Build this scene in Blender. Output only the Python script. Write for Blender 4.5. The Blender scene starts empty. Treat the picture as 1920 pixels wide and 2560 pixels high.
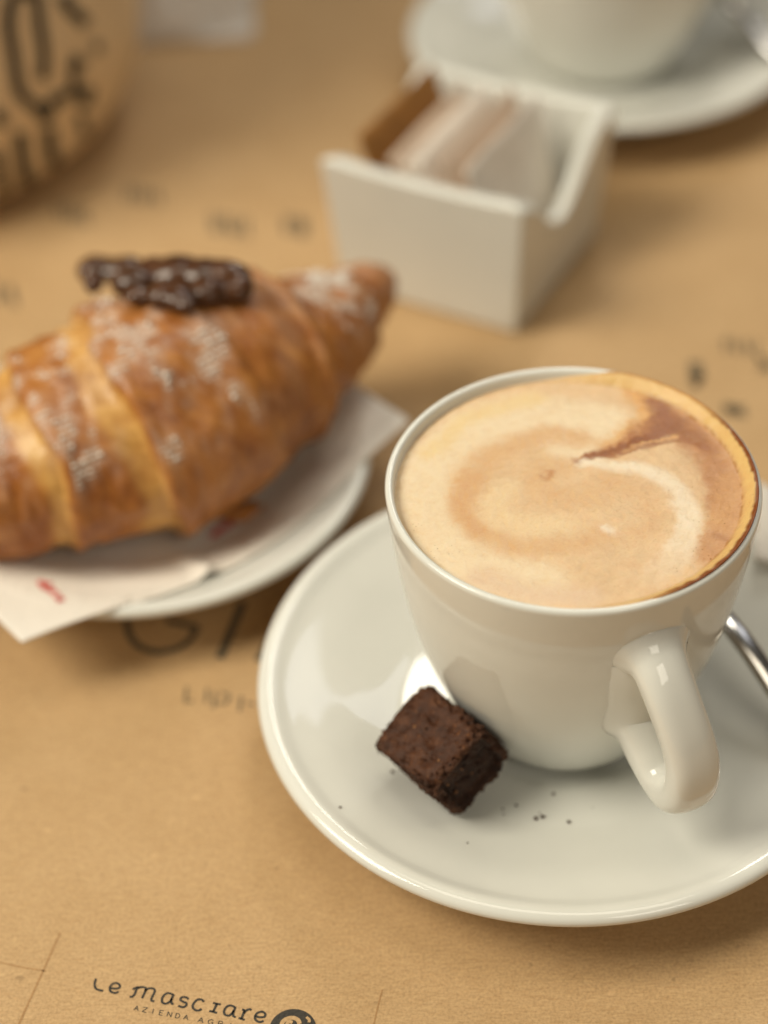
import bpy, bmesh, math, random
import numpy as np
from mathutils import Vector, Matrix, noise as mn
random.seed(7); rng = np.random.default_rng(7)
S = bpy.context.scene
COL = S.collection

# ------------------------------------------------------------------ camera
F_PX, PITCH, ROLL, CAM_H = 4600.0, math.radians(41.88), math.radians(-2.548), 0.3878
_cp, _sp = math.cos(PITCH), math.sin(PITCH)
FWD = np.array([0, _cp, -_sp]); _up = np.array([0, _sp, _cp]); _rt = np.array([1.0, 0, 0])
RT = math.cos(ROLL)*_rt + math.sin(ROLL)*_up
UP = -math.sin(ROLL)*_rt + math.cos(ROLL)*_up
CAM = np.array([0, 0, CAM_H])
cd = bpy.data.cameras.new('camera'); cam = bpy.data.objects.new('camera', cd); COL.objects.link(cam)
cam.matrix_world = Matrix(((RT[0], UP[0], -FWD[0], 0), (RT[1], UP[1], -FWD[1], 0), (RT[2], UP[2], -FWD[2], CAM_H), (0, 0, 0, 1)))
cd.sensor_fit = 'VERTICAL'; cd.sensor_height = 36; cd.lens = F_PX/2560*36
cd.clip_start = 0.02; cd.clip_end = 50
cd.dof.use_dof = True; cd.dof.focus_distance = 0.440; cd.dof.aperture_fstop = 4.2
S.camera = cam

# ------------------------------------------------------------------ world, lamps, exposure
w = bpy.data.worlds.new('World'); S.world = w; w.use_nodes = True
bg = w.node_tree.nodes['Background']; bg.inputs[0].default_value = (1.0, 0.89, 0.70, 1); bg.inputs[1].default_value = 0.085
def area(name, loc, target, sx, sy, power, col):
    l = bpy.data.lights.new(name, 'AREA'); l.shape = 'RECTANGLE'; l.size = sx; l.size_y = sy; l.energy = power; l.color = col
    o = bpy.data.objects.new(name, l); COL.objects.link(o); o.location = loc
    o.rotation_euler = (Vector(target)-Vector(loc)).to_track_quat('-Z', 'Y').to_euler(); return o
area('window_light', (-1.15, .16, 1.36), (0, .34, 0), .8, .8, 28.5, (1.0, 0.925, 0.755))
area('sky_window_light', (1.10, 2.05, 1.75), (0, .4, 0), .36, .9, 2.2, (0.86, 0.90, 1.0))
area('back_window_light', (.42, 2.1, 1.75), (0, .4, 0), .34, .6, 9, (1.0, 0.95, 0.84))
area('front_fill_light', (.75, -1.0, 1.45), (0, .4, 0), .7, .6, 6.0, (1.0, 0.92, 0.77))  # added fill from behind the camera for the camera-facing sides, not a real window
area('ceiling_light', (.05, .55, 1.85), (.05, .45, 0), 1.1, .6, 7.5, (1.0, 0.91, 0.74))
V = S.view_settings; V.view_transform = 'Standard'; V.look = 'None'; V.exposure = 0.0; V.gamma = 1
S.render.engine = 'CYCLES'; S.cycles.use_denoising = True; S.cycles.max_bounces = 8

# ------------------------------------------------------------------ helpers
K = 1920/1659.0
def at(x, y, z=0.0, k=K):
    """point of the horizontal plane z seen at a reading (x, y) of the photograph"""
    d = FWD*F_PX + RT*(x*k-960) + UP*(1280-y*k)
    return CAM + d*((z-CAM_H)/d[2])
def tag(o, label=None, cat=None, group=None, kind=None):
    if label: o['label'] = label
    if cat: o['category'] = cat
    if group: o['group'] = group
    if kind: o['kind'] = kind
    return o
def empty(name, loc, rz=0):
    o = bpy.data.objects.new(name, None); COL.objects.link(o); o.location = loc; o.rotation_euler = (0, 0, rz)
    o.empty_display_size = .01; return o
def mesh_obj(name, verts, faces, mat=None, parent=None, smooth=True, loc=None):
    me = bpy.data.meshes.new(name); me.from_pydata([tuple(map(float, v)) for v in verts], [], faces); me.validate(); me.update()
    if smooth: me.polygons.foreach_set('use_smooth', [True]*len(me.polygons))
    o = bpy.data.objects.new(name, me); COL.objects.link(o)
    if mat: me.materials.append(mat)
    if parent: o.parent = parent
    if loc is not None: o.location = loc
    return o
def bm_obj(name, bm, mat=None, parent=None, smooth=True, loc=None):
    bmesh.ops.recalc_face_normals(bm, faces=bm.faces)
    me = bpy.data.meshes.new(name); bm.to_mesh(me); bm.free()
    if smooth: me.polygons.foreach_set('use_smooth', [True]*len(me.polygons))
    o = bpy.data.objects.new(name, me); COL.objects.link(o)
    if mat: me.materials.append(mat)
    if parent: o.parent = parent
    if loc is not None: o.location = loc
    return o
def subsurf(o, n=1):
    m = o.modifiers.new('sub', 'SUBSURF'); m.levels = n; m.render_levels = n; return o
def catmull(P, n):
    P = [np.array(p, float) for p in P]; P = [2*P[0]-P[1]]+P+[2*P[-1]-P[-2]]; out = []
    for i in range(1, len(P)-2):
        for t in np.linspace(0, 1, n, endpoint=False):
            a, b, c, d = P[i-1:i+3]
            out.append(.5*((2*b)+(-a+c)*t+(2*a-5*b+4*c-d)*t*t+(-a+3*b-3*c+d)*t**3))
    out.append(P[-2]); return np.array(out)
def lathe(name, prof, n, mat, parent=None, loc=None):
    """closed or axis-ended profile [(r, z)] turned about z"""
    V_, F_ = [], []; idx = []
    for r, z in prof:
        if r < 1e-6: idx.append([len(V_)]*n); V_.append((0, 0, z))
        else:
            idx.append(list(range(len(V_), len(V_)+n)))
            V_ += [(r*math.cos(2*math.pi*k/n), r*math.sin(2*math.pi*k/n), z) for k in range(n)]
    for i in range(len(prof)-1):
        for k in range(n):
            q = [idx[i][k], idx[i][(k+1) % n], idx[i+1][(k+1) % n], idx[i+1][k]]
            q2 = [v for j, v in enumerate(q) if v not in q[:j]]
            if len(q2) > 2: F_.append(q2)
    return mesh_obj(name, V_, F_, mat, parent, True, loc)
def ribbon(paths, width, z, flat=None):
    """flat print strokes: list of polylines of (x, y) in metres -> verts, faces"""
    V_, F_ = [], []
    for path in paths:
        wd = width
        if isinstance(path, tuple): path, wd = path
        P = np.array([p[:2] for p in path], float)
        if len(P) > 2: P = catmull(P, 5)
        T = np.gradient(P, axis=0); T /= np.linalg.norm(T, axis=1)[:, None]+1e-12
        N = np.c_[-T[:, 1], T[:, 0]]
        b = len(V_)
        for i in range(len(P)):
            for s in (-.5, .5): V_.append((*(P[i]+N[i]*wd*s), z))
        for i in range(len(P)-1): F_.append([b+2*i, b+2*i+2, b+2*i+3, b+2*i+1])
    return V_, F_
def sweep(path, frames, sect, closed_ends=True):
    """sect(i) -> [(u, v)] ; frames[i] = (U, V)"""
    V_, F_ = [], []; n = len(sect(0))
    for i, p in enumerate(path):
        U_, W_ = frames[i]
        for u, v in sect(i): V_.append(np.array(p)+np.array(U_)*u+np.array(W_)*v)
    for i in range(len(path)-1):
        for k in range(n): F_.append([i*n+k, i*n+(k+1) % n, (i+1)*n+(k+1) % n, (i+1)*n+k])
    if closed_ends: F_.append(list(range(n))[::-1]); F_.append(list(range((len(path)-1)*n, len(path)*n)))
    return V_, F_
def sm(a, b, x):
    t = np.clip((x-a)/(b-a), 0, 1); return t*t*(3-2*t)

# ------------------------------------------------------------------ materials
class NT:
    def __init__(s, name):
        s.m = bpy.data.materials.new(name); s.m.use_nodes = True; s.t = s.m.node_tree; s.b = s.t.nodes['Principled BSDF']
    def n(s, typ, **kw):
        o = s.t.nodes.new(typ)
        for k, v in kw.items(): setattr(o, k, v)
        return o
    def l(s, a, b): s.t.links.new(a, b)
    def set(s, **kw):
        for k, v in kw.items(): s.b.inputs[k.replace('_', ' ')].default_value = v
        return s
    def noise(s, scale, detail=4, rough=.55, vec=None, dist=0):
        o = s.n('ShaderNodeTexNoise'); o.inputs['Scale'].default_value = scale; o.inputs['Detail'].default_value = detail
        o.inputs['Roughness'].default_value = rough; o.inputs['Distortion'].default_value = dist
        s.l(vec if vec else s.obj(), o.inputs['Vector']); return o.outputs['Fac']
    def obj(s):
        if not hasattr(s, '_o'): s._o = s.n('ShaderNodeTexCoord').outputs['Object']
        return s._o
    def mapping(s, scale=(1, 1, 1), rot=(0, 0, 0)):
        o = s.n('ShaderNodeMapping'); o.inputs['Scale'].default_value = scale; o.inputs['Rotation'].default_value = rot
        s.l(s.obj(), o.inputs['Vector']); return o.outputs['Vector']
    def ramp(s, fac, stops):
        o = s.n('ShaderNodeValToRGB'); e = o.color_ramp.elements
        while len(e) > 1: e.remove(e[-1])
        e[0].position = stops[0][0]; e[0].color = (*stops[0][1], 1)
        for p, c in stops[1:]: k = e.new(p); k.color = (*c, 1)
        s.l(fac, o.inputs['Fac']); return o.outputs['Color']
    def mix(s, fac, a, b, typ='MIX'):
        o = s.n('ShaderNodeMix', data_type='RGBA', blend_type=typ)
        for sock, v in ((o.inputs['Factor'], fac), (o.inputs['A'], a), (o.inputs['B'], b)):
            if hasattr(v, 'links'): s.l(v, sock)
            elif isinstance(v, (int, float)): sock.default_value = v
            else: sock.default_value = (*v, 1)
        return o.outputs['Result']
    def math(s, op, a, b=0.0):
        o = s.n('ShaderNodeMath', operation=op)
        for i, v in enumerate((a, b)):
            if hasattr(v, 'links'): s.l(v, o.inputs[i])
            else: o.inputs[i].default_value = v
        return o.outputs[0]
    def bump(s, h, strength, dist, chain=None):
        o = s.n('ShaderNodeBump'); o.inputs['Strength'].default_value = strength; o.inputs['Distance'].default_value = dist
        s.l(h, o.inputs['Height'])
        if chain: s.l(chain, o.inputs['Normal'])
        return o.outputs['Normal']
    def col(s, c): s.l(c, s.b.inputs['Base Color']); return s
    def nrm(s, c): s.l(c, s.b.inputs['Normal']); return s
    def rgh(s, c): s.l(c, s.b.inputs['Roughness']); return s
    def attr(s, name): return s.n('ShaderNodeAttribute', attribute_name=name)

def ceramic(name, c=(.765, .765, .715), r=.07):
    t = NT(name); t.set(Roughness=r, IOR=1.5)
    v = t.ramp(t.noise(60, 3), [(.35, tuple(x*.975 for x in c)), (.65, c)]); t.col(v)
    t.nrm(t.bump(t.noise(45, 2), .06, .0006)); return t.m
M = {}
M['ceramic'] = ceramic('white_glazed_ceramic', r=.045)
M['ceramic_box'] = ceramic('white_satin_ceramic', r=.13)

def kraft(name, c0, c1, bumpy=.25):
    t = NT(name); t.set(Roughness=.62); t.b.inputs['Specular IOR Level'].default_value = .35
    big = t.noise(38, 4, .6); mid = t.noise(1300, 3, .6)
    f1 = t.noise(1.0, 3, .6, t.mapping((260, 1700, 300), (0, 0, .4)), .8)
    f2 = t.noise(1.0, 3, .6, t.mapping((260, 1500, 300), (0, 0, 1.25)), .8)
    c = t.ramp(big, [(.3, c0), (.7, c1)])
    c = t.mix(.5, c, t.ramp(mid, [(.3, tuple(x*.72 for x in c0)), (.52, c1), (.75, tuple(min(1, x*1.28) for x in c1))]))
    c = t.mix(.38, c, t.ramp(f1, [(.28, (.45, .42, .36)), (.5, (.5, .5, .5)), (.74, (.66, .65, .62))]), 'OVERLAY')
    c = t.mix(.38, c, t.ramp(f2, [(.28, (.42, .38, .32)), (.5, (.5, .5, .5)), (.76, (.66, .65, .62))]), 'OVERLAY')
    c = t.mix(t.ramp(t.noise(210, 2, .5), [(.70, (0, 0, 0)), (.80, (.55, .55, .55))]), c, tuple(min(1, x*1.35) for x in c1))
    c = t.mix(t.ramp(t.noise(330, 2, .5), [(.24, (.5, .5, .5)), (.32, (0, 0, 0))]), c, tuple(x*.6 for x in c0))
    t.col(c)
    h = t.math('ADD', t.math('ADD', f1, f2), mid)
    t.nrm(t.bump(h, bumpy, .0003, t.bump(t.noise(14, 2), .12, .004))); return t.m
M['kraft'] = kraft('brown_kraft_paper', (.455, .288, .136), (.545, .362, .188))
M['bag'] = kraft('kraft_bag_paper', (.74, .55, .34), (.82, .63, .41))
M['crease'] = kraft('creased_kraft_paper', (.36, .2, .085), (.42, .25, .11))

def plain(name, c, r=.5, var=.15, scale=300, bump=0, metal=0, **kw):
    t = NT(name); t.set(Roughness=r, Metallic=metal)
    t.col(t.ramp(t.noise(scale, 4), [(.3, tuple(x*(1-var) for x in c)), (.7, tuple(min(1, x*(1+var)) for x in c))]))
    if bump: t.nrm(t.bump(t.noise(scale*1.7, 4), bump, .0005))
    for k, v in kw.items(): t.b.inputs[k.replace('_', ' ')].default_value = v
    return t
M['ink'] = plain('black_print_ink', (.035, .03, .022), .6, .5, 1500).m
M['ink_faint'] = plain('faint_print_ink', (.17, .125, .07), .7, .3, 900).m
M['ink_grey'] = plain('grey_print_ink', (.09, .075, .05), .7, .3, 900).m
M['red'] = plain('red_print_ink', (.62, .06, .05), .7, .15, 900).m
M['table'] = plain('dark_wood_table', (.12, .07, .04), .4, .3, 40).m
M['steel'] = plain('polished_steel', (.50, .48, .45), .16, .05, 200, metal=1).m
M['napkin'] = plain('white_tissue_paper', (.84, .785, .71), .85, .035, 500, .35).m
M['napkin'].node_tree.nodes['Principled BSDF'].inputs['Subsurface Weight'].default_value = .0
M['sach_white'] = plain('white_sachet_paper', (.86, .78, .69), .8, .06, 120, .2).m
M['sach_brown'] = plain('brown_sachet_paper', (.36, .16, .035), .8, .2, 120, .2).m
M['sach_cream'] = plain('cream_sachet_paper', (.68, .53, .41), .8, .06, 120, .2).m
M['choc'] = plain('dark_chocolate', (.075, .030, .013), .2, .4, 160, 0).m

def brownie_mat(name='brownie_crumb_chocolate', g=(1, 1, 1), bs=.9, r=.6):
    t = NT(name); t.set(Roughness=r); t.b.inputs['Specular IOR Level'].default_value = .22
    a = t.noise(240, 6, .65); b = t.noise(700, 4, .6)
    c = t.ramp(a, [(.3, (.030, .012, .006)), (.5, (.070, .029, .015)), (.68, (.115, .050, .024))])
    c = t.mix(t.ramp(b, [(.60, (0, 0, 0)), (.74, (.75, .75, .75))]), c, (.23, .095, .030)); c = t.mix(1.0, c, g, 'MULTIPLY')
    t.col(c); t.nrm(t.bump(t.math('ADD', a, b), bs, .0011)); return t.m
M['brownie'] = brownie_mat(); M['brownie_in'] = brownie_mat('moist_brownie_inside', (.42, .36, .33), .55, .5); M['brownie_top'] = brownie_mat('brownie_top_crust', (1.02, .93, .86), .5, .5)
def crumb_mat():
    t = NT('toasted_nut_crumb'); t.set(Roughness=.55); a = t.noise(900, 3)
    t.col(t.ramp(a, [(.3, (.16, .055, .02)), (.7, (.36, .17, .06))])); return t.m
M['crumb'] = crumb_mat()

def foam_mat():
    t = NT('milk_foam'); t.set(Roughness=.27); t.b.inputs['Subsurface Weight'].default_value = .12
    t.b.inputs['Subsurface Radius'].default_value = (.004, .002, .001); t.b.inputs['Specular IOR Level'].default_value = .35
    c = t.attr('foam').outputs['Color']
    fine = t.noise(1500, 4, .7); mid = t.noise(260, 4, .6)
    c = t.mix(.27, c, t.ramp(fine, [(.25, (.36, .34, .30)), (.5, (.5, .5, .5)), (.75, (.62, .62, .6))]), 'OVERLAY')
    c = t.mix(.30, c, t.ramp(mid, [(.3, (.42, .40, .37)), (.5, (.5, .5, .5)), (.7, (.57, .57, .56))]), 'OVERLAY')
    vo = t.n('ShaderNodeTexVoronoi'); vo.inputs['Scale'].default_value = 900; t.l(t.obj(), vo.inputs['Vector'])
    pit = t.ramp(vo.outputs['Distance'], [(.08, (1, 1, 1)), (.22, (0, 0, 0))])
    gate = t.ramp(t.noise(120, 3), [(.52, (0, 0, 0)), (.66, (1, 1, 1))])
    bub = t.attr('bubble').outputs['Fac']
    k = t.math('MULTIPLY', t.math('MULTIPLY', pit, gate), t.math('ADD', t.math('MULTIPLY', bub, 1.0), .15))
    c = t.mix(k, c, (.22, .10, .035)); t.col(c)
    h = t.math('ADD', t.math('MULTIPLY', fine, .6), t.math('MULTIPLY', k, -1.2))
    t.nrm(t.bump(h, .4, .0005, t.bump(mid, .3, .0008))); return t.m
M['foam'] = foam_mat()

def crois_mat():
    t = NT('baked_croissant_crust'); t.set(Roughness=.36); t.b.inputs['Specular IOR Level'].default_value = .5
    seam = t.attr('seam').outputs['Fac']; dust = t.attr('dust').outputs['Fac']; s = t.attr('along').outputs['Fac']
    a = t.noise(60, 5, .6); b = t.noise(1.0, 4, .6, t.mapping((70, 300, 90), (0, 0, -.5)))
    c = t.ramp(t.math('ADD', t.math('MULTIPLY', a, .6), t.math('MULTIPLY', b, .4)), [(.28, (.15, .042, .009)), (.43, (.315, .105, .021)), (.57, (.46, .182, .040)), (.74, (.60, .295, .080))])
    c = t.mix(t.math('MULTIPLY', seam, t.ramp(a, [(.35, (.25, .25, .25)), (.62, (.85, .85, .85))])), c, t.ramp(b, [(.3, (.60, .31, .075)), (.7, (.80, .50, .16))]))
    dn = t.noise(800, 4, .8)
    dm = t.math('MULTIPLY', dust, t.ramp(dn, [(.30, (.25, .25, .25)), (.60, (1, 1, 1))]))
    c = t.mix(dm, c, (.80, .72, .63)); t.col(c)
    t.rgh(t.math('ADD', t.math('MULTIPLY', dm, .5), .36))
    t.nrm(t.bump(b, .35, .0016, t.bump(a, .4, .002))); return t.m
M['crois'] = crois_mat()
M['flake'] = plain('croissant_flake', (.52, .2, .04), .5, .3, 300, .3).m
M['sugar'] = plain('powdered_sugar', (.82, .77, .7), .8, .05, 500).m
def film_mat():
    t = NT('clear_plastic_film'); t.set(Roughness=.18); t.b.inputs['Base Color'].default_value = (.86, .80, .74, 1)
    t.b.inputs['Transmission Weight'].default_value = .3; t.b.inputs['IOR'].default_value = 1.2; t.nrm(t.bump(t.noise(70, 3), .6, .004)); return t.m
M['film'] = film_mat()

# ------------------------------------------------------------------ setting: table and the paper that covers it
bm = bmesh.new(); bmesh.ops.create_cube(bm, size=1, matrix=Matrix.Translation((0, .6, -.0155)) @ Matrix.Diagonal((1.6, 1.9, .03, 1)))
tag(bm_obj('table', bm, M['table'], smooth=False), 'dark wooden table under the brown paper', kind='structure')
nx, ny = 90, 110
X = np.linspace(-.75, .75, nx); Y = np.linspace(-.25, 1.45, ny); vs = []; fs = []
for j in range(ny):
    for i in range(nx):
        vs.append((X[i], Y[j], 0))
for j in range(ny-1):
    for i in range(nx-1): fs.append([j*nx+i, j*nx+i+1, (j+1)*nx+i+1, (j+1)*nx+i])
paper = mesh_obj('kraft_paper_cover', vs, fs, M['kraft'], None, True)
tag(paper, 'brown kraft paper table cover printed with black lettering', 'table paper')
sol = paper.modifiers.new('thick', 'SOLIDIFY'); sol.thickness = .0003; sol.offset = -1

def strokes(name, paths, width, mat, z=.00012, k=K, org=(0, 0), sc=1.0, parent=paper, zsurf=0.0):
    out = []
    for p in paths:
        wd = width
        if isinstance(p, tuple): p, wd = p
        out.append(([at(org[0]+x*sc, org[1]+y*sc, zsurf, k) for x, y in p], wd))
    v, f = ribbon(out, width, z); return mesh_obj(name, v, f, mat, parent, False)
C4 = dict(k=1.0, org=(200, 2400), sc=640/1659)
title = [[(104, 122), (96, 150), (97, 175), (112, 192), (150, 201)],
         [(196, 183), (225, 187), (255, 181), (256, 163), (236, 150), (210, 157), (193, 181), (199, 205), (226, 215), (250, 207)],
         [(322, 238), (340, 238), (356, 218), (366, 192), (378, 181), (372, 178), (350, 186), (343, 194)], [(378, 181), (402, 176), (424, 182), (424, 200), (410, 232), (402, 250)],
         [(420, 203), (438, 188), (466, 184), (484, 196), (480, 216), (464, 248), (464, 264), (482, 269)],
         [(603, 226), (575, 216), (550, 224), (532, 250), (534, 276), (556, 284), (580, 272), (596, 250)], [(607, 222), (592, 262), (594, 282), (606, 288)],
         [(703, 256), (690, 244), (664, 242), (650, 256), (664, 270), (688, 280), (686, 298), (664, 307), (636, 298)],
         [(803, 272), (788, 258), (762, 258), (738, 280), (730, 306), (746, 325), (770, 328), (788, 318)],
         [(862, 279), (912, 290)], ([(888, 284), (862, 338)], .00058), [(838, 331), (888, 344)],
         [(1003, 306), (975, 296), (950, 304), (934, 330), (938, 354), (962, 362), (982, 350), (997, 328)], [(1008, 303), (993, 345), (994, 364), (1008, 372)],
         [(1050, 322), (1068, 326)], ([(1066, 326), (1046, 383)], .00056), [(1028, 376), (1066, 389)], [(1062, 346), (1078, 328), (1098, 320), (1110, 326)],
         [(1136, 364), (1165, 372), (1196, 368), (1199, 349), (1180, 336), (1152, 343), (1134, 366), (1140, 392), (1165, 403), (1190, 396)]]
strokes('printed_name', title, .00056, M['ink'], **C4)
G = {'A': [[(0, 0), (.5, 1), (1, 0)], [(.2, .35), (.8, .35)]], 'Z': [[(0, 1), (1, 1)], [(1, 1), (0, 0)], [(0, 0), (1, 0)]], 'I': [[(.5, 0), (.5, 1)]],
     'E': [[(.1, 0), (.1, 1)], [(.1, 1), (.9, 1)], [(.1, .5), (.8, .5)], [(.1, 0), (.9, 0)]], 'N': [[(.05, 0), (.05, 1)], [(.05, 1), (.95, 0)], [(.95, 0), (.95, 1)]],
     'D': [[(.05, 0), (.05, 1)], [(.05, 1), (.6, .95), (.95, .5), (.6, .05), (.05, 0)]], 'G': [[(.95, .8), (.6, 1), (.15, .8), (.02, .45), (.2, .1), (.6, 0), (.95, .15)], [(.95, .15), (.95, .45)], [(.95, .45), (.6, .45)]],
     'R': [[(.1, 0), (.1, 1)], [(.1, 1), (.6, 1), (.85, .75), (.6, .5), (.1, .5)], [(.5, .5), (.9, 0)]]}
sub = []
def put(word, x0, y0, x1, y1):
    n = len(word); dx, dy = (x1-x0)/(n-.5), (y1-y0)/(n-.5)
    for i, ch in enumerate(word):
        ox, oy = x0+dx*i, y0+dy*i; ww = .52
        for st in G[ch]:
            q = [(ox+dx*ww*a+9*b, oy+dy*ww*a-30*b) for a, b in st]
            sub.append([p for p in q] if len(q) != 3 else q)
put('AZIENDA', 348, 326, 695, 390); put('AGRI', 762, 402, 985, 443)
sub2 = []
for p in sub:
    if len(p) == 3:
        sub2 += [[p[0], p[1]], [p[1], p[2]]]
    else: sub2.append(p)
strokes('printed_subtitle', sub2, .00019, M['ink_grey'], **C4)
cc = at(200+1378*640/1659, 2400+452*640/1659, 0, 1.0)
v = [(cc[0], cc[1], .00012)]+[(cc[0]+.0057*math.cos(a), cc[1]+.0057*math.sin(a), .00012) for a in np.linspace(0, 2*math.pi, 48, endpoint=False)]
emb = mesh_obj('printed_emblem', v, [[0, 1+i, 1+(i+1) % 48] for i in range(48)], M['ink'], paper, False)
strokes('emblem_mark', [([(1308, 440), (1312, 408), (1338, 386), (1380, 378), (1412, 392), (1424, 418)], .0011), ([(1340, 425), (1352, 404), (1378, 408)], .0009), ([(1468, 372), (1486, 392), (1484, 408)], .0007)], .0008, M['kraft'], z=.00024, parent=emb, **C4)
C8 = dict(k=1.0, org=(0, 1480), sc=720/1659)
strokes('printed_letter', [[(860, 20), (780, 70), (738, 150), (742, 235), (800, 312), (900, 346), (1010, 330), (1090, 280), (1140, 205)], [(1140, 205), (960, 165)]], .0021, M['ink_grey'], **C8)
strokes('printed_letter', [([(1402, 60), (1265, 385)], .0026)], .0021, M['ink_grey'], **C8)
strokes('printed_letter', [([(1650, 90), (1490, 400)], .0026), ([(1650, 90), (1760, 110), (1790, 180), (1740, 250), (1600, 250)], .0021)], .0021, M['ink_grey'], **C8)
strokes('printed_line', [[(1075, 545), (1068, 630)], [(1060, 630), (1110, 636)], [(1195, 555), (1185, 640)], [(1240, 580), (1228, 670)], [(1270, 580), (1320, 600), (1300, 640), (1250, 640)], [(1390, 600), (1380, 690)], [(1420, 640), (1470, 650)]], .0009, M['ink_faint'], **C8)
def blot(x, y, n, sx, sy, wd, seed, name='printed_mark', mat='ink_grey'):
    r = random.Random(seed); ps = []
    for i in range(n):
        a, b = x+(i/(max(1, n-1))-.5)*sx, y+(i/(max(1, n-1))-.5)*sx*.16
        ps.append([(a+r.uniform(-4, 4), b-sy), (a+r.uniform(-7, 7), b), (a+r.uniform(-4, 10), b+sy*.8)])
        if r.random() < .6: ps.append([(a-6, b-sy*.2), (a+10, b+r.uniform(-.3, .3)*sy)])
    strokes(name, ps, wd, M[mat])
blot(155, 465, 4, 60, 22, .0016, 1, mat='ink_faint'); blot(305, 425, 4, 60, 18, .0019, 2, mat='ink_faint'); blot(495, 490, 5, 70, 22, .0019, 3, mat='ink_faint'); blot(640, 492, 3, 34, 22, .0022, 4, mat='ink_faint')
blot(1500, 812, 2, 12, 30, .0026, 5, mat='ink_faint'); blot(1600, 752, 4, 70, 18, .0013, 6, mat='ink_faint'); blot(1590, 888, 3, 34, 14, .0022, 7, mat='ink_faint'); blot(1650, 790, 3, 20, 18, .0012, 8, mat='ink_faint')
blot(10, 640, 2, 30, 24, .002, 9)
for ps, wd in (([(130, 2015), (92, 2100), (50, 2192), (30, 2240)], .00055), ([(-30, 2072), (40, 2088), (100, 2098)], .0004), ([(826, 2138), (815, 2180), (802, 2240)], .0004)):
    strokes('crease', [ps], wd, M['crease'], z=.00006)

# ------------------------------------------------------------------ saucers and cups
CX, CY = .0452, .3398
RS = .0815
PROF_TOP = catmull([(0, .0078), (.020, .0078), (.0265, .0079), (.030, .0086), (.040, .0094), (.0455, .0104), (.055, .0138), (.065, .0180), (.0728, .0208), (.0752, .0219)], 6)
def saucer_z(r): return float(np.interp(r, PROF_TOP[:, 0], PROF_TOP[:, 1]))
def saucer(loc, label, R=RS, body='dish', ring='foot_ring', name='saucer'):
    k = R/RS
    lip = [(.0763, .0226), (.0775, .0231), (.0787, .0233), (.0799, .0231), (.0808, .0226), (.0814, .0218), (.0815, .0208), (.0809, .0198), (.0795, .0192)]
    under = catmull([(.0795, .0192), (.070, .0158), (.060, .0115), (.050, .0075), (.0435, .0046)], 5)
    prof = [tuple(p) for p in PROF_TOP]+lip+[tuple(p) for p in under[1:]]+[(.0425, .0040), (.020, .0042), (0, .0042)]
    e = empty(name, loc); tag(e, label[0], label[1], 'white ceramic saucers' if name == 'saucer' else None)
    lathe(body, [(r*k, z) for r, z in prof], 160, M['ceramic'], e)
    lathe(ring, [(.0385*k, .0046), (.0385*k, .0010), (.0392*k, .0003), (.0412*k, .0003), (.0420*k, .001), (.0430*k, .0046), (.0385*k, .0046)], 120, M['ceramic'], e)
    return e
saucer((CX, CY, .0003), ('white ceramic saucer under the cappuccino cup, brownie resting on it', 'saucer'))

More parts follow.
